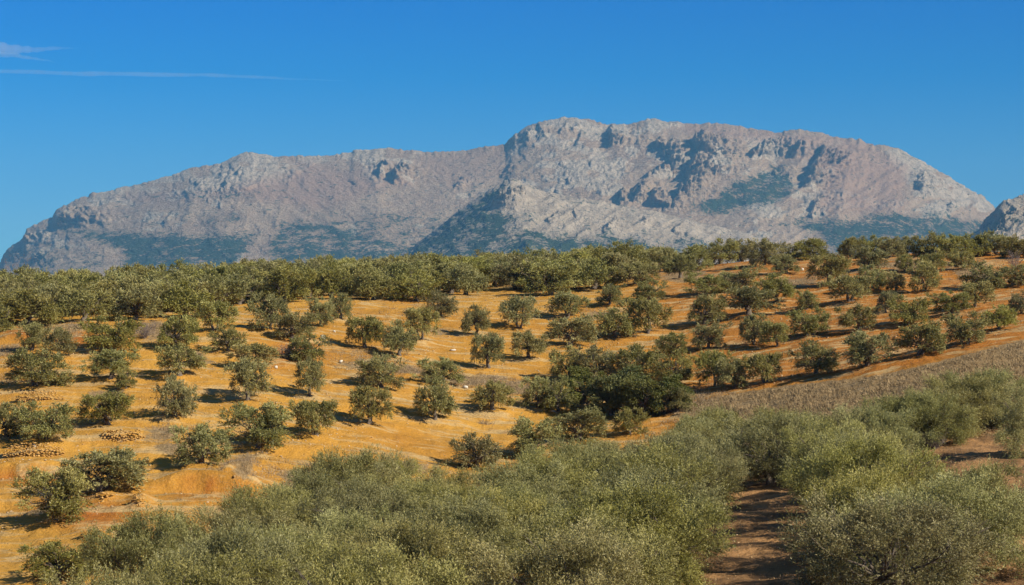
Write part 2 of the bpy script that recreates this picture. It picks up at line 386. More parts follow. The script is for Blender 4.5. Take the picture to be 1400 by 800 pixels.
def build_ground():
    a = math.radians(17)
    az = np.concatenate([np.linspace(-math.pi, -a, 40, endpoint=False), np.linspace(-a, a, 600), np.linspace(a, math.pi, 41)[1:]])
    r = np.concatenate([np.geomspace(1.0, 58, 26, endpoint=False), np.geomspace(58, 345, 500, endpoint=False), np.geomspace(345, 13500, 54)])
    A, R = np.meshgrid(az, r); X = R*np.sin(A); Y = R*np.cos(A); Z = ground_z(X.ravel(), Y.ravel())
    x, y = X.ravel(), Y.ravel(); u, D = uD(x, y); px = 700 + FPX*u; py = 400 - FPX*Z/np.maximum(D, 1)
    bwx = px + 26*fbm(x/3.5, y/5, 81, 4, .6); bwy = py + 10*fbm(x/3.5+9, y/5, 82, 4, .6)
    def blob(cx, cy, rx, ry): return np.exp(-(((bwx-cx)/rx)**2 + ((bwy-cy)/ry)**2))
    front = (D > 128)
    scrub = np.zeros_like(x)
    for b in [(210,450,40,16),(100,452,25,12),(10,480,22,10),(230,590,30,14),(330,640,22,26),(420,655,60,14),(505,498,50,9),(560,506,40,8),(640,520,60,10),(700,530,40,12),(560,425,25,8),(235,610,20,10),(590,455,30,6),
              (85,675,25,10),(60,700,30,8),(900,365,60,8),(950,378,70,8),(1080,385,60,10),(1250,362,80,9),(1330,372,40,8),(1150,375,40,6),(820,430,40,6),(960,560,50,24),(940,548,30,12),(560,640,60,10),(150,540,40,8),(270,490,30,7)]:
        scrub = np.maximum(scrub, blob(*b)*.9)
    # the brown bank on the right: below the field edge, above the lower grove
    edge = np.interp(px, [930,1000,1080,1180,1250,1330,1400,1500], [548,536,524,514,500,480,462,440])
    bank = sstep(-4, 8, py-edge)*sstep(930, 985, px)*(D > 150)
    scrub = np.maximum(scrub, bank)
    lane = (1-sstep(146, 160, D))*sstep(.02, .07, u) + (D > 420)*.7
    red = np.zeros_like(x)
    for b in [(290,668,60,16),(30,652,60,10),(20,455,30,12),(110,465,25,12),(120,700,80,22),(555,400,30,10),(400,480,40,20)]:
        red = np.maximum(red, blob(*b)*front)
    red = np.clip(np.maximum(red, .75*sstep(760, 1000, px)*front*(1-bank)), 0, 1)
    me = mesh_from('ground', np.stack([x, y, Z], -1), grid_faces(len(r), len(az)).reshape(-1, 4)[:, ::-1].reshape(-1), 4, M['soil'], True,
                   {'scrub': np.clip(scrub*front, 0, 1), 'lane': np.clip(lane, 0, 1), 'red': red})
    link('ground', me, kind='structure')
build_ground()
print('ground', round(time.time()-T0, 1))

# ---------------------------------------------------------------- mountains
def interp_poly(pts, x): return np.interp(x, [p[0] for p in pts], [p[1] for p in pts])
RIDGE = [(-80,420),(-10,372),(0,358),(6,344),(14,336),(22,331),(32,324),(36,313),(48,308),(60,301),(72,297),(78,286),(90,280),(98,275),(112,270),(130,264),(180,254),(220,243),(262,230),(300,222),(320,214),(330,210),(345,208),(375,213),(400,214),(440,213),(478,209),(484,205),(500,204),(530,202),(560,205),(600,208),(640,204),(660,201),(690,198),(696,192),(706,182),(720,172),(745,164),(775,160),(800,162),(830,170),(850,171),(865,169),(885,163),(900,162),(912,166),(935,168),(960,169),(990,168),(1020,174),(1060,181),(1080,178),(1100,177),(1130,184),(1160,190),(1175,190),(1188,197),(1200,200),(1215,199),(1230,204),(1260,220),(1290,238),(1320,256),(1345,270),(1358,280),(1372,305),(1400,335),(1460,380),(1520,420)]
FRONT = [(470,400),(540,352),(560,341),(600,310),(640,278),(672,258),(690,247),(700,243),(708,247),(715,250),(740,261),(790,271),(820,274),(850,281),(900,290),(950,302),(1000,314),(1040,324),(1070,336),(1110,352),(1180,400)]
CRAG = [(1290,352),(1318,330),(1334,316),(1348,300),(1356,292),(1365,281),(1380,271),(1400,267),(1440,255),(1500,262),(1600,300)]
def in_poly(px, py, poly, soft=6):
    """signed soft mask of a polygon given in photo points"""
    inside = np.zeros(px.shape, bool); n = len(poly); dist = np.full(px.shape, 1e9)
    for i in range(n):
        x1, y1 = poly[i]; x2, y2 = poly[(i+1) % n]
        c = ((y1 > py) != (y2 > py)) & (px < (x2-x1)*(py-y1)/((y2-y1) or 1e-9)+x1); inside ^= c
        t = np.clip(((px-x1)*(x2-x1)+(py-y1)*(y2-y1))/((x2-x1)**2+(y2-y1)**2+1e-9), 0, 1)
        dist = np.minimum(dist, np.hypot(px-x1-t*(x2-x1), py-y1-t*(y2-y1)))
    return sstep(-soft, soft, np.where(inside, dist, -dist))
# rock steps that stand out of the slope: photo line of the left-facing wall, how far it stands out (m), how far it fades to the right (px)
STEPS = [ # [(px,py)...] from top to bottom, height, fade width
 ([(697,188),(700,196)], 40, 12), ([(724,172),(722,186)], 60, 14), ([(738,168),(735,184)], 60, 14), ([(770,164),(768,178)], 50, 16), ([(786,164),(785,176)], 45, 16),
 ([(837,168),(836,180),(833,196)], 110, 26), ([(793,180),(790,196)], 30, 12), ([(901,192),(899,200),(905,212),(912,206)], 70, 16), ([(916,196),(914,214),(916,226)], 70, 18),
 ([(914,222),(900,232),(884,239)], 80, 24), ([(953,186),(947,200),(954,212)], 130, 30), ([(954,212),(948,222),(938,238)], 110, 24), ([(955,232),(940,244),(928,262)], 110, 22), ([(880,250),(868,258),(866,272)], 80, 20),
 ([(850,262),(848,276)], 70, 18), ([(892,262),(888,276),(910,284)], 60, 20), ([(930,262),(922,278)], 60, 20),
 ([(1072,190),(1058,192),(1040,200),(1026,210)], 120, 34), ([(1088,200),(1084,212)], 60, 16), ([(1118,208),(1116,222),(1104,236),(1100,250)], 110, 26), ([(1135,214),(1133,224)], 50, 14), ([(1068,228),(1058,236)], 50, 16),
 ([(1122,268),(1112,280),(1112,292)], 60, 26), ([(1258,238),(1252,250),(1256,262)], 60, 30), ([(1300,276),(1294,290)], 40, 22), ([(1190,196),(1186,204)], 40, 16), ([(1330,262),(1326,270)], 30, 14),
 ([(524,224),(518,238)], 80, 16), ([(543,230),(536,246)], 80, 18), ([(551,220),(548,232)], 45, 12), ([(628,244),(620,254)], 40, 14), ([(700,226),(690,238)], 35, 14),
 ([(103,284),(92,298),(84,304)], 90, 20), ([(53,318),(44,324),(36,328)], 60, 18), ([(116,294),(112,304)], 50, 14), ([(138,292),(132,300)], 45, 14), ([(60,342),(48,356)], 60, 14), ([(20,338),(14,348)], 30, 10),
 ([(232,292),(226,304)], 35, 16), ([(276,246),(272,252)], 30, 10), ([(310,250),(305,262)], 30, 12), ([(332,230),(328,238)], 25, 10)]
FSTEPS = [([(706,262),(688,268),(672,278)], 70, 18), ([(690,256),(672,262),(664,268)], 50, 14), ([(760,290),(752,300)], 30, 16), ([(712,254),(706,262)], 35, 14), ([(836,300),(828,312)], 30, 16), ([(880,296),(874,304)], 26, 14), ([(790,284),(782,292)], 24, 14), ([(930,306),(922,316)], 22, 14)]
CSTEPS = [([(1366,300),(1350,312),(1336,324)], 60, 24), ([(1358,288),(1350,296)], 40, 20), ([(1384,282),(1376,292)], 30, 18)]
def steps_relief(px, py, steps, seed):
    h = np.zeros(px.shape)
    wx = 9.0*fbm(px/12, py/9, seed, 4, .6) + 2.6*fbm(px/3.0, py/2.6, seed+3, 3)
    br = ridged(px/7, py/6, seed+5, 4, .6)
    for line, hh, fw in steps:
        fw = fw*1.45
        ys = np.array([q[1] for q in line], float); xs = np.array([q[0] for q in line], float)
        o = np.argsort(ys); ex = np.interp(py, ys[o], xs[o]); y0, y1 = ys.min(), ys.max()
        s = px - ex + wx
        m = np.abs(s) < fw*5
        v = sstep(y0-5, y0+3, py)*(1-sstep(y1-4, y1+10, py))*(.75+.5*br)
        h = h + np.where(m, 1.3*hh*v*sstep(-.8, 1.4, s)*np.exp(-np.clip(s, 0, 1e3)/fw*1.1), 0)
    return h
def build_range(name, prof, u0, u1, nu, nv, dB, dR, zB, steps, seed, forest, grass, fprof, rough, pale=0.0, pales=()):
    px1 = np.linspace(u0, u1, nu); t1 = np.linspace(0, 1, nv)
    PX, Tt = np.meshgrid(px1, t1)
    ridge = interp_poly(prof, px1); rr_ = rough*(ridged(px1/14., px1*0+seed, seed, 4)*1.0 + fbm(px1/4., px1*0, seed+9, 3)*1.1)
    dR_ = np.full(nu, float(dR))
    zr = (400-ridge)/FPX*dR_
    sg = 45/(px1[1]-px1[0]); zs = gsm(zr[:, None], sg, 0)[:, 0]
    bl = sstep(.55, 1.0, Tt)
    f = fprof(Tt)
    Dd = dB + (dR_-dB)[None, :]*Tt; Zz = zB + ((zs[None, :]*(1-bl)+zr[None, :]*bl)-zB)*f - (rr_/FPX*dR_)[None, :]*sstep(.93, 1.0, Tt)
    PY = 400 - FPX*Zz/Dd
    near = np.minimum(1, (1-Tt)*9)
    H = steps_relief(PX, PY, steps, seed)
    g = PX + .35*(PY-200)*np.sin(PX/170.)
    spur = ridged(g/80., PY/160., seed+20, 3, .45)*38 + ridged(g/19., PY/34., seed+21, 3, .5)*8 + fbm(PX/4., PY/4., seed+22, 4, .6)*5
    rk_ = np.zeros(PX.shape)
    for poly, dens in pales: rk_ = np.maximum(rk_, dens*in_poly(PX+7*fbm(PX/20., PY/12., seed+70, 3), PY+5*fbm(PX/20., PY/12., seed+71, 3), poly, 8))
    rocky = sstep(-.2, .45, fbm(PX/30., PY/14., seed+30, 4)*1.1 + .75*rk_ - .42)
    dg = sstep(560, 760, PX)
    H = H + dg*ridged((PX+1.5*PY)/30., (.5*PX-PY)/70., seed+50, 4, .45)*16 + (1-dg)*ridged((PX-1.2*PY)/34., PY/60., seed+51, 4, .55)*14
    H = H + spur*(.6+.5*rocky) + rocky*ridged(PX/6., PY/8., seed+23, 3, .6)*7
    taper = .15 + .85*near
    Y = Dd - H*taper
    X = (PX-700)/FPX*Dd + 8*fbm(PX/6., PY/6., seed+40, 3)
    Z = Zz + H*taper*.18 + rocky*near*7*fbm(PX/3., PY/3., seed+41, 3)
    fm = np.zeros(PX.shape)
    for poly, dens in forest: fm = np.maximum(fm, dens*.95*in_poly(PX+5*fbm(PX/18., PY/10., seed+60, 3), PY+4*fbm(PX/18., PY/10., seed+61, 3), poly, 11))
    gm = np.zeros(PX.shape)
    for poly, dens in grass: gm = np.maximum(gm, dens*in_poly(PX, PY, poly, 10))
    slope = np.clip(rocky + pale, 0, 1)
    # behind the ridge the ground falls away again
    bt = np.array([1.004, 1.03, 1.12]); nb = len(bt)
    Xb = np.array([X[-1]*q for q in bt]); Yb = np.array([Y[-1]*q for q in bt]); Zb = np.array([Z[-1]-12, Z[-1]*.8-20, zB+0*Z[-1]])
    X = np.vstack([X, Xb]); Y = np.vstack([Y, Yb]); Z = np.vstack([Z, Zb])
    pad = lambda a: np.vstack([a, np.repeat(a[-1:], nb, 0)])
    me = mesh_from(name, np.stack([X, Y, Z], -1).reshape(-1, 3), grid_faces(nv+nb, nu), 4, M['rock'], True,
                   {'forest': pad(fm), 'grass': pad(gm), 'rocky': pad(slope)})
    link(name, me, kind='structure')
def rock_material():
    k = NT('limestone_massif'); co = k.coords()
    n1 = k.noise(co, .004, 5, .6); n2 = k.noise(co, .014, 6, .72); n3 = k.noise(co, .07, 4, .7)
    grey = k.mix(k.ramp(k.math('ADD', k.math('MULTIPLY', n2, .6), k.math('MULTIPLY', n3, .4)), [(.42, 0.), (.58, 1.)]), (.255, .205, .150), (.43, .355, .262))
    turf = k.mix(k.ramp(n1, [(.35, 0.), (.65, 1.)]), (.235, .158, .098), (.33, .237, .150))
    turf = k.mix(k.math('MULTIPLY', k.ramp(n3, [(.5, 0.), (.62, 1.)]), .6), turf, (.42, .34, .25))
    rk = k.math('ADD', k.attr('rocky'), k.math('MULTIPLY', k.math('SUBTRACT', n2, .5), 1.6))
    c = k.mix(k.ramp(rk, [(.35, 0.), (.6, 1.)]), turf, grey)
    c = k.mix(k.math('MULTIPLY', k.attr('grass'), .8), c, (.285, .178, .118))
    fn = k.math('ADD', k.attr('forest'), k.math('ADD', k.math('MULTIPLY', k.math('SUBTRACT', n2, .5), 2.6), k.math('MULTIPLY', k.math('SUBTRACT', n3, .5), 2.2)))
    dots = k.ramp(k.math('ADD', k.noise(co, .035, 3, .6), k.math('MULTIPLY', n1, .25)), [(.76, 0.), (.79, 1.)])
    fm = k.math('MAXIMUM', k.ramp(fn, [(.44, 0.), (.78, 1.)]), k.math('MULTIPLY', dots, .8))
    c = k.mix(fm, c, (.030, .046, .024))
    k.bump(k.math('ADD', n2, k.math('MULTIPLY', n3, .5)), 1.0, 26.0)
    return k.done(c, .95, .05)
M['rock'] = rock_material()
FOREST = [([(84,316),(150,314),(215,320),(290,322),(345,318),(338,345),(310,380),(150,380),(172,346),(130,330)], .95),
          ([(10,345),(60,325),(130,340),(160,380),(0,380)], .42),
          ([(385,300),(450,305),(530,325),(600,330),(580,380),(360,380),(372,330)], .74), ([(390,330),(560,338),(560,380),(360,380)], .85),
          ([(430,288),(640,292),(600,335),(430,330)], .5),
          ([(938,286),(985,262),(1030,240),(1070,226),(1092,258),(1064,278),(1004,291),(962,291)], .9),
          ([(1050,226),(1075,222),(1082,236),(1052,240)], .7),
          ([(1068,302),(1130,300),(1210,294),(1300,294),(1352,302),(1362,345),(1140,350),(1122,322)], .86),
          ([(210,266),(350,264),(350,270),(210,273)], .62), ([(90,282),(150,292),(150,300),(90,296)], .3), ([(170,285),(330,290),(330,316),(170,312)], .38)]
GRASS = [([(420,230),(500,240),(560,250),(430,285),(330,270),(200,276),(150,268),(300,262)], .9), ([(395,215),(470,235),(540,225),(480,245),(420,240)], .9), ([(640,205),(690,200),(700,240),(620,260),(570,220)], .5),
         ([(930,170),(1180,192),(1240,230),(1230,290),(1110,290),(1130,240),(1060,200),(940,185)], .85), ([(1130,300),(1360,312),(1360,340),(1130,340)], .3)]
PALES = [([(130,258),(330,200),(600,198),(560,226),(430,228),(400,242),(330,266),(200,272),(120,274)], 1.0), ([(690,198),(745,155),(860,165),(905,155),(930,172),(880,185),(872,205),(850,245),(800,215),(740,196),(700,214)], 1.0),
         ([(1180,188),(1260,212),(1360,268),(1355,303),(1280,300),(1245,290),(1240,250),(1200,212)], 1.0), ([(730,222),(850,222),(852,264),(760,268),(715,250)], .8), ([(0,350),(70,290),(122,306),(60,350)], .8),
         ([(890,190),(975,180),(1000,230),(960,240),(930,265),(880,240)], .9), ([(1010,185),(1110,190),(1140,240),(1080,230),(1030,215)], .9), ([(1080,262),(1240,262),(1240,296),(960,302),(990,290)], .8), ([(500,210),(570,210),(560,250),(510,245)], .9)]
build_range('mountain', RIDGE, -80, 1520, 1100, 280, 7300, 9600, -60, STEPS, 100, FOREST, GRASS, lambda t: .12*t + .88*np.power(t, 1.15), 1.5, pales=PALES)
FF = [([(480,400),(545,350),(610,304),(665,264),(692,254),(670,285),(720,300),(690,310),(760,318),(850,322),(905,336),(940,352),(900,400)], .82), ([(880,318),(960,326),(1040,336),(1060,352),(900,352)], .62), ([(560,345),(620,305),(665,275),(640,310),(600,345)], .95), ([(700,295),(760,300),(720,306)], .6)]
build_range('foothill', FRONT, 470, 1180, 520, 120, 6100, 7100, -60, FSTEPS, 300, FF, [], lambda t: np.power(t, 1.0), .9, pale=.9)
build_range('rocky_crag', CRAG, 1290, 1600, 230, 90, 5000, 5700, -60, CSTEPS, 500, [([(1345,300),(1370,290),(1410,300),(1360,330),(1320,335)], .55)], [], lambda t: np.power(t, 1.0), 2.6, pale=.7)
print('mountains', round(time.time()-T0, 1))

# ---------------------------------------------------------------- trees
def unit(v): return v/np.maximum(np.linalg.norm(v, axis=-1, keepdims=True), 1e-9)
def tube(path, radii, sides=6, jit=.0, rng=None):
    path = np.asarray(path, float); n = len(path); V = []
    tan = unit(np.gradient(path, axis=0))
    for i in range(n):
        a = unit(np.cross(tan[i], [.3, .9, .1])); b = np.cross(tan[i], a)
        for s in range(sides):
            th = 2*math.pi*s/sides; rr = radii[i]*(1+(rng.uniform(-jit, jit) if rng is not None else 0))
            V.append(path[i] + rr*(math.cos(th)*a+math.sin(th)*b))
    F = []
    for i in range(n-1):
        for s in range(sides):
            F += [i*sides+s, i*sides+(s+1) % sides, (i+1)*sides+(s+1) % sides, (i+1)*sides+s]
    return np.array(V), np.array(F)
def join(parts):
    V = []; F = []; o = 0
    for v, f in parts: V.append(v); F.append(f+o); o += len(v)
    return np.vstack(V), np.concatenate(F)
def limb(p0, p1, r0, r1, rng, wob=.12, n=6):
    t = np.linspace(0, 1, n)[:, None]; L = np.linalg.norm(p1-p0)
    P = p0*(1-t)+p1*t + rng.normal(0, wob*L*.35, (n, 3))*np.sin(t*math.pi)
    return P, r0*(1-t[:, 0])+r1*t[:, 0]
def olive_variant(seed, kind, W=4.6, H=4.0, nshoot=900, per=10, ll=.16, lw=.05, oak=False):
    """returns (trunk mesh, crown mesh): lobes of leafy shoots carried by limbs"""
    rng = np.random.default_rng(seed)
    clear = {'t': .16, 's': .01, 'd': .03, 'f': .02}[kind]
    R = W/2; lobes = []
    def add(p, r):
        if p[2]-r*.85 < clear*H: p = np.array([p[0], p[1], clear*H+r*.85])
        lobes.append((p, r))
    nb = {'t': 5, 's': 6, 'd': 6, 'f': 8}[kind] + (1 if oak else 0)
    a0 = rng.uniform(0, 6.28)
    for i in range(nb):                       # main boughs round the trunk
        th = a0 + 2*math.pi*i/nb + rng.uniform(-.3, .3); rr = R*rng.uniform(.40, .62)
        if kind == 'd' and abs(math.cos(th)) < .45: rr *= .6
        zz = H*rng.uniform(.38, .60); p = np.array([rr*math.cos(th), rr*math.sin(th), zz]); add(p, R*rng.uniform(.34, .44))
        for j in range(2):                    # smaller heads on the bough, one hanging low
            q = p + np.array([math.cos(th), math.sin(th), 0])*R*rng.uniform(.1, .26) + rng.normal(0, .12*R, 3)
            q[2] = zz + H*(rng.uniform(.08, .22) if j else -rng.uniform(.12, .26)); add(q, R*rng.uniform(.22, .31))
        if kind != 't' or i % 2:
            q = np.array([math.cos(th+.3), math.sin(th+.3), 0])*R*rng.uniform(.55, .74); q[2] = H*rng.uniform(.16, .26); add(q, R*rng.uniform(.24, .32))
    for i in range({'t': 3, 's': 3, 'd': 2, 'f': 4}[kind]):          # crown top
        th = rng.uniform(0, 6.28); rr = R*rng.uniform(.05, .34)
        if kind == 'd': th = i*math.pi + rng.uniform(-.4, .4); rr = R*.42
        add(np.array([rr*math.cos(th), rr*math.sin(th), H*rng.uniform(.64, .78)]), R*rng.uniform(.26, .36))
    # small clumps over each lobe, shoots gathered in the clumps
    nc = {'f': 140}.get(kind, 95); lw_ = np.array([l[1]**2 for l in lobes]); li = rng.choice(len(lobes), nc, p=lw_/lw_.sum())
    lc = np.array([l[0] for l in lobes])[li]; lr = np.array([l[1] for l in lobes])[li]
    cdv = unit(rng.normal(size=(nc, 3)) + np.array([0, 0, .2])); ccen = lc + cdv*(lr*rng.uniform(.45, 1.0, nc))[:, None]*np.array([1, 1, .85])
    ctone = rng.uniform(-.26, .26, len(lobes))[li] + rng.normal(0, .17, nc); crad = R*({'f': .14}.get(kind, .17))*rng.uniform(.7, 1.35, nc)
    sp = []; sdir = []; st = []
    idx = rng.integers(0, nc, nshoot)
    dv = unit(rng.normal(size=(nshoot, 3)) + np.array([0, 0, .25])); q = rng.uniform(0, 1, nshoot)**.6
    pos = ccen[idx] + dv*(crad[idx]*q)[:, None]; pos[:, 2] = np.maximum(pos[:, 2], clear*H*.9+rng.uniform(0, .25, nshoot))
    cd_ = cdv[idx]
    mid_ = np.array([0, 0, H*.45])
    d = unit(dv*.45 + cd_*.55 + unit(pos-mid_)*.45 + np.array([0, 0, .55 if not oak else .2]) + rng.normal(size=(nshoot, 3))*.38)
    low = pos[:, 2] < H*.42; d[low, 2] -= .75; d = unit(d)
    lobe_tone = ctone[idx] + rng.normal(0, .08, nshoot)
    L = rng.uniform(.5, 1.3, nshoot)*(.25 if oak else (.46 if kind == 'f' else .40))
    spr = rng.random(nshoot) < (.16 if kind == 'f' else .10); spr &= (pos[:, 2] > H*.5) & (not oak)
    d[spr] = unit(np.array([0, 0, 1.]) + rng.normal(size=(int(spr.sum()), 3))*.28 + cd_[spr]*.3); L[spr] *= 1.8
    # leaves
    k = np.arange(per); tpos = (k+.7)/per
    bend = np.array([0, 0, -.22])
    P = pos[:, None, :] + d[:, None, :]*(L[:, None]*tpos)[..., None] + bend*((L[:, None]*tpos)**2)[..., None]
    ax = unit(d[:, None, :]*.75 + rng.normal(size=(nshoot, per, 3))*.62 + np.array([0, 0, .12]))
    side = unit(np.cross(ax, unit(rng.normal(size=(nshoot, per, 3)) + np.array([0, 0, 1.3]))))
    s = rng.uniform(.65, 1.25, (nshoot, per, 1)); a = ax*ll*s; b = side*lw*.5*s
    q0 = P; q1 = P + a*.45 + b; q2 = P + a; q3 = P + a*.45 - b
    V = np.stack([q0, q1, q2, q3], 2).reshape(-1, 3)
    tone = np.clip(.42 + .2*spr[:, None] + lobe_tone[:, None] + rng.normal(0, .12, (nshoot, per)) + .4*(tpos-.5)[None, :], 0, 1)
    crown = mesh_from('crown', V, np.arange(len(V)), 4, M['oak' if oak else 'olive'], False, {'tone': np.repeat(tone.reshape(-1), 4)})
    # wood
    parts = []; nt_ = 2 if kind in 'df' or rng.random() < .35 else 1
    th0 = rng.uniform(0, 6.28)
    forks = []
    for i in range(nt_):
        off = np.array([math.cos(th0+math.pi*i), math.sin(th0+math.pi*i)*.6, 0])*(.16 if nt_ == 2 else 0)*H/4
        top = np.array([off[0]*3.2+rng.uniform(-.2, .2), off[1]*3+rng.uniform(-.2, .2), H*(.26+clear*.45)])
        base = off + np.array([0, 0, -.35]); r0 = (.21 if nt_ == 1 else .15)*H/4
        P_, r_ = limb(base, top, r0*1.25, r0*.8, rng, .14, 7); r_[0] *= 1.45; r_[1] *= 1.15
        parts.append(tube(P_, r_, 7, .14, rng)); forks.append((top, r0*.72))
    for p, rr in lobes:
        f, fr = min(forks, key=lambda a: np.linalg.norm(a[0]-p))
        m = f*.45+p*.55 + rng.normal(0, .12, 3) + np.array([0, 0, -.1])
        P_, r_ = limb(f, m, fr*.55, fr*.30, rng, .18, 5); parts.append(tube(P_, r_, 5, .08, rng))
        P_, r_ = limb(P_[-1], p + np.array([0, 0, rr*.3]), fr*.30, fr*.07, rng, .2, 5); parts.append(tube(P_, r_, 4, .0, rng))
        for j in range(2):
            e = p + unit(rng.normal(size=3))*rr*.8; P2, r2 = limb(P_[2], e, fr*.15, fr*.03, rng, .2, 3); parts.append(tube(P2, r2, 3))
    v, f = join(parts); trunk = mesh_from('trunk', v, f, 4, M['bark'], True)
    return trunk, crown
VAR = {k: [olive_variant(10+i+ord(k)*7, k, 4.6, 4.0, 1750, 10, .170, .070) for i in range(n)] for k, n in (('t', 5), ('s', 6), ('d', 4))}
VARF = [olive_variant(900+i, 'f', 6.2, 4.7, 7400, 12, .105, .029) for i in range(4)]
VARO = [olive_variant(700+i, 's', 4.6, 4.6, 3000, 10, .12, .075, oak=True) for i in range(2)]
print('variants', round(time.time()-T0, 1))
rnd = random.Random(11)
def plant(name, variant, x, y, W, H, W0, H0, label, category, group, rz=None):
    t = bpy.data.objects.new(name, None); C.objects.link(t); t.empty_display_size = .3
    t.location = (x, y, gz(x, y)); t.rotation_euler = (rnd.gauss(0, .05), rnd.gauss(0, .05), rnd.uniform(0, 6.283) if rz is None else rz)
    a_ = rnd.uniform(.9, 1.12); t.scale = (W/W0*a_, W/W0/a_, H/H0)
    t['label'] = label; t['category'] = category; t['group'] = group
    link('trunk', variant[0], t); link('crown', variant[1], t)
    return t
for i, (x, y, W, H, kd, lab) in enumerate(mid):
    v = VAR[kd][i % len(VAR[kd])]
    plant('olive_tree', v, x, y, W, H, 4.15, 3.85, lab, 'olive tree', 'olive trees spaced out on the orange slope', rz=(rnd.choice([0, math.pi])+rnd.uniform(-.35, .35)) if kd == 'd' else None)
for i, (x, y, cw, h, lab) in enumerate(oaks):
    plant('oak_tree', VARO[i % 2], x, y, cw*y/FPX, h*y/FPX, 4.15, 4.5, lab, 'oak tree', 'dark oaks of the thicket')
ORD = ['first','second','third','fourth','fifth','sixth','seventh','eighth','ninth','tenth','eleventh','twelfth','thirteenth','fourteenth','fifteenth','sixteenth','seventeenth','eighteenth','nineteenth','twentieth','twenty-first','twenty-second','twenty-third','twenty-fourth','twenty-fifth']
for i, (x, y, cw, h) in enumerate(skyl):
    plant('olive_tree', VAR['s'][i % 6], x, y, cw*y/FPX*1.1, h*y/FPX*1.1, 4.15, 3.85, 'olive on the right skyline, %s from the left of that crest line' % ORD[i], 'olive tree', 'olive trees along the right skyline')
# the dense grove on the ridge: rows running back from its front edge
def front_edge(px): return interp_poly([(-60,452),(0,448),(50,442),(120,439),(180,437),(230,432),(275,436),(330,415),(380,416),(430,410),(480,408),(520,411),(560,412),(600,405),(650,402),(690,394),(740,404),(790,404),(830,392),(860,376),(900,366)], px)
rows = []
for r_i in range(9):
    row = []; px = -25.0 + 14*(r_i % 2)
    while px < 905:
        x0, y0 = hit(px, float(front_edge(px)), 190)
        back = r_i*(8.2 if r_i < 5 else 11.5) - (0 if r_i < 5 else 13)
        D = y0 + back + rnd.uniform(-1.3, 1.3); lim = 352 if px < 700 else 330
        if D < lim:
            uu = (px+rnd.uniform(-4, 4)-700)/FPX; row.append((uu*D, D, px))
        px += (5.3+ (0 if r_i < 5 else 1.1))*FPX/D*rnd.uniform(.9, 1.12)
    rows.append(row)
for r_i, row in enumerate(rows):
    for i, (x, y, px) in enumerate(row):
        if any(math.hypot(x-a[0], y-a[1]) < 3.0 for a in mid): continue
        W = rnd.uniform(5.1, 6.3); H = rnd.uniform(3.6, 4.6)
        kd = 't' if (r_i < 2 and i % 3) else 's'
        if i < len(ORD): where = '%s from the left' % ORD[i]
        else: where = 'last at the right'
        lab = ('olive in the ridge grove front line, %s' % where) if r_i == 0 else ('olive crown in %s line of the ridge grove, %s' % (ORD[r_i], where))
        plant('olive_tree', VAR[kd][(i*5+r_i*3) % len(VAR[kd])], x, y, W, H, 4.15, 3.85, lab, 'olive tree', 'olive trees crowded on the ridge')
nridge = sum(map(len, rows))
# foreground grove: rows running away along the lanes
def back_limit(px): return float(interp_poly([(-200,0),(60,0),(150,80),(200,92),(300,103),(400,120),(450,132),(500,143),(565,146),(595,139),(630,127),(660,130),(700,136),(800,147),(900,156),(1000,163),(1100,161),(1180,152),(1260,138),(1500,138)], px))
fg = 0
ROWN = {0: 'the row left of the shaded lane', 1: 'the second row left of the shaded lane', 2: 'the third row left of the shaded lane', 3: 'the fourth row left of the shaded lane', 4: 'the leftmost foreground row', -1: 'the row right of the shaded lane', -2: 'the far right foreground row'}
for row, x70 in ((0, 3.8), (1, -3.6), (2, -10.9), (3, -18.4), (4, -26.2), (-1, 13.5)):
    d = 65 + (row % 2)*2.6; k = 0
    while d < 165:
        x = x70 - .9 + .146*(d-70) + rnd.uniform(-.5, .5)
        px = 700 + FPX*x/d
        lim = back_limit(px)
        if row == -1: lim = 142
        if -90 < px < 1500 and d < lim:
            W = rnd.uniform(5.2, 6.8); H = rnd.uniform(3.4, 5.0)
            z = gz(x, d)
            if row < 0: W *= 1.0 if d < 112 else 1.05; H *= .9
            if row == -2 and (d < 82 or d > 99): d += 6.3; continue
            if 400-FPX*(z+H)/d < 812:
                plant('olive_tree', VARF[(k*2+row*3+fg) % 4], x, d, W, H, 5.9, 4.6,
                      'big olive, %s from the bottom edge in %s' % (ORD[k], ROWN[row]), 'olive tree', 'large olive trees of the foreground grove')
                fg += 1; k += 1
        d += rnd.uniform(5.4, 7.0) + (.9 if row == -1 and d < 112 else 0)
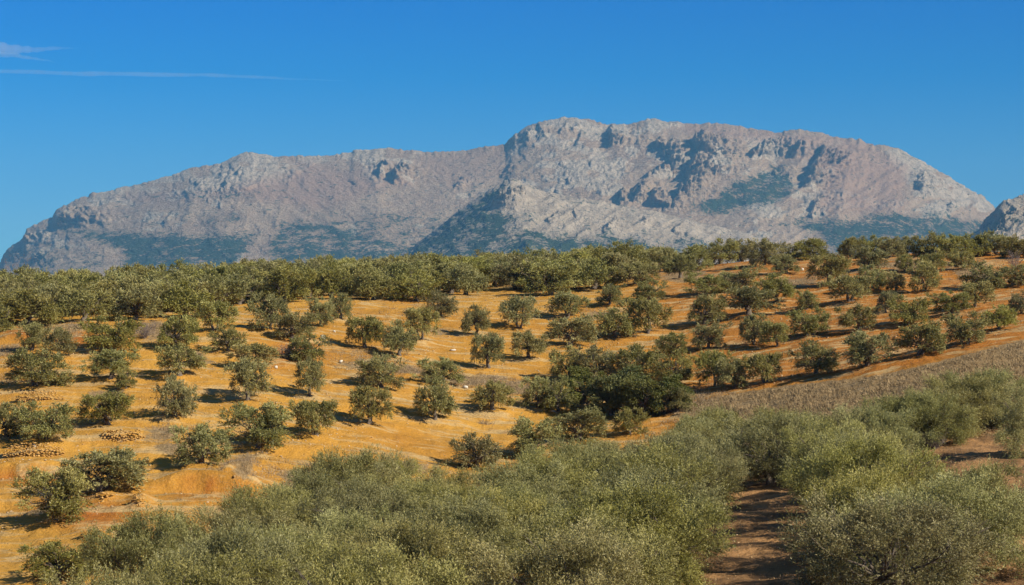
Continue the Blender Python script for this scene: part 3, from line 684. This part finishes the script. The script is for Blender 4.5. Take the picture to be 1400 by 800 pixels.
# trees beyond the second lane, at the right edge
for x, y, W, H, lab in [(16.2, 128, 6.2, 4.5, 'olive closing the far end of the shaded lane, left half'),
                        (19.6, 131, 6.0, 4.3, 'olive closing the far end of the shaded lane, right half'),
                        (18.0, 139, 6.4, 4.4, 'olive just behind the pair that closes the shaded lane'),
                        (20.2, 148, 6.0, 4.2, 'olive far behind the lane end, next to the brown grassy bank'),
                        (27.0, 145, 6.0, 4.0, 'pale olive at the foot of the brown grassy bank, left of the bare grey shrub'),
                        (24.6, 136, 5.8, 3.9, 'olive in front of the pale one at the foot of the grassy bank'),
                        (hit(1262,612,120)[0], 145, 6.2, 3.8, 'rounded olive at the left end of the shaded clump, beside the bare grey shrub'),
                        (hit(1298,606,120)[0], 148, 6.6, 3.9, 'olive with pale crown above the striped soil, second in the shaded clump'),
                        (hit(1335,600,120)[0], 150, 6.4, 4.0, 'dark trunked olive over the orange strip, third in the shaded clump'),
                        (hit(1372,596,120)[0], 152, 6.8, 4.2, 'tall dark olive near the right edge, fourth in the shaded clump'),
                        (33.6, 131, 5.4, 4.6, 'deeply shaded olive cut by the right photo edge above the striped lane'),
                        
                        (17.7, 80, 5.8, 3.7, 'broad olive above the bare soil of the bottom right corner'),
                        (19.7, 86, 5.0, 3.4, 'low olive reaching toward the right edge just below the striped soil')]:
    plant('olive_tree', VARF[int(x*7) % 4], x, y, W, H, 5.9, 4.6, lab, 'olive tree', 'olive trees around the right hand lane'); fg += 1
print('trees', len(mid), nridge, len(skyl), 'fg', fg, round(time.time()-T0, 1))

# ---------------------------------------------------------------- stones, walls, dry plants
def rock_pts(rng, n=1):
    """an irregular boulder: a jittered, squashed icosahedron"""
    t = (1+5**.5)/2
    V = unit(np.array([(-1,t,0),(1,t,0),(-1,-t,0),(1,-t,0),(0,-1,t),(0,1,t),(0,-1,-t),(0,1,-t),(t,0,-1),(t,0,1),(-t,0,-1),(-t,0,1)], float))
    return np.sign(V)*np.abs(V)**.6*rng.uniform(.62, 1.1, (12, 1))
ICO = np.array([0,11,5, 0,5,1, 0,1,7, 0,7,10, 0,10,11, 1,5,9, 5,11,4, 11,10,2, 10,7,6, 7,1,8, 3,9,4, 3,4,2, 3,2,6, 3,6,8, 3,8,9, 4,9,5, 2,4,11, 6,2,10, 8,6,7, 9,8,1])
def stones_mesh(name, items, mat, seed):
    rng = np.random.default_rng(seed); P = []
    for (x, y, z, sx_, sy_, sz_, rz) in items:
        v = rock_pts(rng)*np.array([sx_, sy_, sz_]); c, s = math.cos(rz), math.sin(rz)
        P.append((np.stack([v[:, 0]*c-v[:, 1]*s+x, v[:, 0]*s+v[:, 1]*c+y, v[:, 2]+z], -1), ICO))
    v, f = join(P); return mesh_from(name, v, f, 3, mat)
rngw = np.random.default_rng(8)
for i, (x, y, cw, h, lab) in enumerate(walls):
    Wm = cw*y/FPX; Hm = h*y/FPX*.95; root = bpy.data.objects.new('stone_wall', None); C.objects.link(root)
    z0 = gz(x, y); root.location = (x, y, z0); root['label'] = lab; root['category'] = 'dry stone wall' if i < 3 else 'stone heap'; root['group'] = 'dry stone retaining walls on the left slope'
    items = []; zz = -.1; course = 0
    while zz < Hm:
        span = Wm*(1-.35*(zz/Hm)**2 if i < 3 else 1-.6*zz/Hm); xx = -span/2
        while xx < span/2:
            sw = rngw.choice([.12, .17, .24, .36])*rngw.uniform(.8, 1.2); arc = .9*(xx/Wm*2)**2
            if rngw.random() < (.88 if i < 3 else .6):
                yl = arc*.9 + zz*.45; zg = gz(x+xx, y+yl-.1)-z0
                base = max(zg, 0)*.5
                items.append((xx+sw/2, yl+rngw.uniform(-.10, .10)-.02, base+zz+rngw.uniform(-.07, .07)+.05, sw*.56, .16, rngw.uniform(.04, .085), rngw.uniform(-.5, .5)))
            xx += sw*.98
        zz += .135; course += 1
    link('stones', stones_mesh('stones', items, M['wall'], 50+i), root, kind='stuff')
# individual pale boulders
for (px, py, wpx, hpx, nm, lab) in [(442,465,8,8,'boulder','bright white boulder on bare soil between the rounded and the green headed olives'),
        (457,457,4,3,'boulder','small pale boulder just right of the bright white boulder'),
        (835,394,4,8,'standing_stone','pale narrow standing stone at the edge of the ridge grove, right of centre'),
        (466,498,5,5,'boulder','white boulder beside the grey brush strip, centre left'),
        (636,532,8,5,'boulder','pale boulder next to the low wide olive at centre'),
        (619,478,9,3,'boulder','flat tan boulder lying on smooth orange soil at centre'),
        (1097,369,4,4,'boulder','small white boulder on the pale crest ground, right'),
        (1229,361,4,4,'boulder','small white boulder beside the little olive shrub on the right crest'),
        (724,412,4,6,'boulder','upright pale boulder under the ridge grove, right of centre'),
        (757,563,9,3,'boulder','flat pale boulder below the touching olive pair'),
        (47,617,5,5,'boulder','pale boulder set in the longest stone wall'),
        (377,503,5,5,'boulder','pale boulder above the narrow upright olive')]:
    x, y = hit(px, py); s = y/FPX; rg = np.random.default_rng(px)
    me = mesh_from(nm, rock_pts(rg)*np.array([wpx*s*.55, wpx*s*.4, hpx*s*.55]) + np.array([0, 0, hpx*s*.35]), ICO, 3, M['lime'])
    o = link(nm, me); o.location = (x, y, gz(x, y)); o['label'] = lab; o['category'] = 'boulder'; o['group'] = 'pale boulders on the slope'
# countless small stones
rg = np.random.default_rng(77); items = []
while len(items) < 6500:
    px = rg.uniform(-20, 1420); D = rg.uniform(130, 262); x = (px-700)/FPX*D
    if px > 950 and D < 190: continue
    if vnoise(np.array([x*.13]), np.array([D*.13]), 61)[0] < rg.uniform(-.6, .9): continue
    items.append([x, D, 0, *(rg.uniform(.03, .13)*np.array([1, .8, .6])), rg.uniform(0, 6)])
for q in range(700):
    D = rg.uniform(62, 135); u = rg.uniform(.06, .27); items.append([u*D, D, 0, *(rg.uniform(.02, .07)*np.array([1, .8, .6])), 0])
zs = ground_z(np.array([i[0] for i in items]), np.array([i[1] for i in items]))
for i, z in zip(items, zs): i[2] = z
link('loose_stones', stones_mesh('loose_stones', items, M['pebble'], 5), kind='stuff', label='small tan stones strewn over the orange soil', category='stones')

def blades(name, xs, ys, hgt, wid, per, spread, mat, seed, up=1.0, label=None, cat=None):
    rng = np.random.default_rng(seed); n = len(xs); zs_ = ground_z(xs, ys)
    P = np.stack([xs, ys, zs_-.03], -1)[:, None, :] + rng.normal(0, spread, (n, per, 3))*np.array([1, 1, 0])
    d = unit(rng.normal(size=(n, per, 3))*.55 + np.array([0, 0, up])); L = (hgt*rng.uniform(.4, 1.2, (n, 1))*rng.uniform(.6, 1.2, (n, per)))[..., None]
    sd_ = unit(np.cross(d, rng.normal(size=(n, per, 3)))); b = sd_*wid
    V = np.stack([P-b, P+b, P+d*L], 2).reshape(-1, 3)
    me = mesh_from(name, V, np.arange(len(V)), 3, mat); o = link(name, me, kind='stuff')
    if label: o['label'] = label; o['category'] = cat
    return o
# dry grass of the brown bank
rg = np.random.default_rng(31); X = []; Y = []
for q in range(60000):
    px = rg.uniform(935, 1620); py = rg.uniform(430, 600); e = np.interp(px, [930,1000,1080,1180,1250,1330,1400,1500,1620], [550,538,527,517,503,484,466,440,436])
    if py > e+3 and vnoise(np.array([px/17.]), np.array([py/7.]), 71)[0] > rg.uniform(-1.1, .5): X.append((px, py))
    if len(X) > 13500: break
hx = {}
pxs = np.array([p[0] for p in X]); pys = np.array([p[1] for p in X])
Dg = np.arange(146, 215, .25); wx_ = []; wy_ = []
for c0 in range(930, 1625, 6):
    m = (pxs >= c0) & (pxs < c0+6)
    if not m.any(): continue
    u = (c0+3-700)/FPX; g = 400-FPX*zbase(u*Dg, Dg)/Dg; dd = np.interp(-pys[m], -g, Dg)
    wx_.append((pxs[m]-700)/FPX*dd); wy_.append(dd)
wx_ = np.concatenate(wx_); wy_ = np.concatenate(wy_)
blades('dry_grass', wx_, wy_, .40, .026, 9, .2, M['straw'], 1, .55, 'brown dry grass and brush covering the bank on the right', 'grass')
# dry brush patches
PATCH = [(210,452,34,12,260),(105,450,22,8,120),(10,480,20,8,90),(330,640,20,20,220),(430,655,60,10,420),(505,497,42,8,300),(560,506,30,7,160),(650,522,55,9,420),(705,532,30,10,200),(662,576,8,3,30),(560,425,22,6,100),
         (960,565,44,20,600),(940,545,30,12,260),(1080,385,50,7,200),(905,368,50,6,200),(85,672,24,8,80),(235,590,26,10,120),(15,520,20,6,50),(1260,362,60,6,160),(820,430,36,5,80),(1340,378,30,8,120),(540,640,60,6,200)]
X = []; Y = []
for cx, cy_, rx, ry, n in PATCH:
    for q in range(int(n*.6)):
        px = cx+rg.normal(0, rx*.75); py = cy_+rg.normal(0, ry*.75)
        D = Dn = None
        if q % 12 == 0: base = hit(px, py); bpx, bpy_ = px, py
        X.append(base[0] + (px-bpx)*base[1]/FPX); Y.append(base[1] - (py-bpy_)*.32)
blades('dry_brush', np.array(X), np.array(Y), .5, .014, 14, .22, M['brush'], 2, .7, 'grey brown dry brush growing in patches between the olives', 'brush')
# low weeds scattered under trees and along lanes
X = []; Y = []
for q in range(9000):
    px = rg.uniform(-20, 1420); D = rg.uniform(120, 265); x = (px-700)/FPX*D
    if vnoise(np.array([x*.1]), np.array([D*.3]), 62)[0] > .15: X.append(x); Y.append(D)
for q in range(2500):
    D = rg.uniform(60, 140); X.append(rg.uniform(.03, .27)*D); Y.append(D)
blades('dry_weeds', np.array(X), np.array(Y), .16, .014, 5, .15, M['straw'], 3, .8, 'low straw coloured weeds dotted over the bare soil', 'weeds')
def bare_shrub(px, py, dmin, wpx, hpx, lab, seed):
    x, y = hit(px, py, dmin); W = wpx*y/FPX; H = hpx*y/FPX; rng = np.random.default_rng(seed); parts = []; tw = []
    for i in range(26):
        e = np.array([rng.uniform(-.5, .5)*W, rng.uniform(-.5, .5)*W, H*rng.uniform(.45, 1.0)]); P_, r_ = limb(np.array([0, 0, -.1]), e, .03, .006, rng, .2, 5)
        parts.append(tube(P_, r_, 3))
        for j in range(16):
            a = P_[rng.integers(2, 5)]; b = a + unit(rng.normal(size=3)+np.array([0, 0, .9]))*rng.uniform(.2, .6); tw.append(tube(np.array([a, (a+b)/2+rng.normal(0, .03, 3), b]), [.011, .008, .003], 3))
    root = bpy.data.objects.new('bare_shrub', None); C.objects.link(root); root.location = (x, y, gz(x, y)); root['label'] = lab; root['category'] = 'shrub'; root['group'] = 'leafless shrubs'
    v, f = join(parts); link('stem', mesh_from('stem', v, f, 4, M['twig']), root)
    v, f = join(tw); link('twig', mesh_from('twig', v, f, 4, M['twig']), root, kind='stuff')
bare_shrub(1277, 615, 120, 40, 26, 'leafless grey shrub at the left foot of the shaded clump on the right', 3)
bare_shrub(28, 398, 190, 44, 50, 'leafless brownish shrub poking above the ridge skyline at the far left', 4)
bare_shrub(1388, 368, 190, 26, 24, 'leafless brown shrub beside the crest olives near the right edge', 5)
bare_shrub(198, 462, 150, 34, 20, 'leafless brown shrub in the dry brush of the upper left bank', 6)
bare_shrub(392, 492, 150, 22, 18, 'leafless dark red shrub beside the olive left of the white boulder', 7)

# ---------------------------------------------------------------- thin high clouds
def cloud_mesh(name, pts, rad, flat, seed, wob):
    rng = np.random.default_rng(seed); n = 90; t = np.linspace(0, 1, n); pts = np.array(pts, float); tt = np.linspace(0, 1, len(pts))
    P = np.stack([np.interp(t, tt, pts[:, i]) for i in range(3)], -1); P[:, 2] += wob*fbm(t*9, t*0, seed, 3)
    r = np.interp(t, np.linspace(0, 1, len(rad)), rad)*(1+.35*fbm(t*22, t*0, seed+1, 3)); sides = 14; V = []
    for i in range(n):
        for s in range(sides):
            th = 2*math.pi*s/sides; V.append(P[i] + np.array([0, math.cos(th)*r[i], math.sin(th)*r[i]*flat]))
    F = []
    for i in range(n-1):
        for s in range(sides): F += [i*sides+s, i*sides+(s+1) % sides, (i+1)*sides+(s+1) % sides, (i+1)*sides+s]
    me = mesh_from(name, V, F, 4, M['cloud'], True)
    import bmesh
    b = bmesh.new(); b.from_mesh(me); bmesh.ops.holes_fill(b, edges=[e for e in b.edges if e.is_boundary], sides=0); bmesh.ops.recalc_face_normals(b, faces=b.faces); b.to_mesh(me); b.free()
    return me
k = NT('ice_cloud'); k.t.nodes.remove(k.b); vol = k.n('ShaderNodeVolumePrincipled'); vol.inputs['Color'].default_value = (1, 1, 1, 1)
vol.inputs['Density'].default_value = .0020; k.l(vol.outputs[0], k.out.inputs['Volume']); M['cloud'] = k.m
DC = 32000
def cp(px, py): return ((px-700)/FPX*DC, DC, (400-py)/FPX*DC)
for nm, pts, rad, flat, lab in [
    ('contrail', [cp(-60,96), cp(60,99), cp(200,102), cp(330,105), cp(475,110)], [40, 38, 40, 30, 6], .9, 'long thin white contrail crossing the upper left sky'),
    ('cirrus_cloud', [cp(-60,66), cp(0,67), cp(50,68), cp(112,66)], [110, 90, 45, 3], 1.0, 'faint wispy cloud at the top left edge above the contrail'),
    ('cirrus_cloud', [cp(-20,72), cp(20,76), cp(60,82), cp(80,88)], [60, 50, 25, 2], .7, 'fainter lower wisp hanging under the top left cloud')]:
    o = link(nm, cloud_mesh(nm, pts, rad, flat, len(pts)+len(nm), 20)); o['label'] = lab; o['category'] = 'contrail' if nm == 'contrail' else 'cloud'

# ---------------------------------------------------------------- haze
HAZE_DENSITY = 4.3e-5
def haze():
    k = NT('haze'); k.t.nodes.remove(k.b); v = k.n('ShaderNodeVolumePrincipled'); v.inputs['Density'].default_value = HAZE_DENSITY
    v.inputs['Color'].default_value = (.22, .60, 1.0, 1); v.inputs['Anisotropy'].default_value = 0.0
    k.l(v.outputs[0], k.out.inputs['Volume'])
    x, y0, y1, z0, z1 = 14500, -14500, 14500, -75, 900
    V = [(-x,y0,z0),(x,y0,z0),(x,y1,z0),(-x,y1,z0),(-x,y0,z1),(x,y0,z1),(x,y1,z1),(-x,y1,z1)]
    F = [0,3,2,1, 4,5,6,7, 0,1,5,4, 1,2,6,5, 2,3,7,6, 3,0,4,7]
    link('haze', mesh_from('haze', np.array(V, float), F, 4, k.m), kind='stuff')
haze()
print('done', round(time.time()-T0, 1))
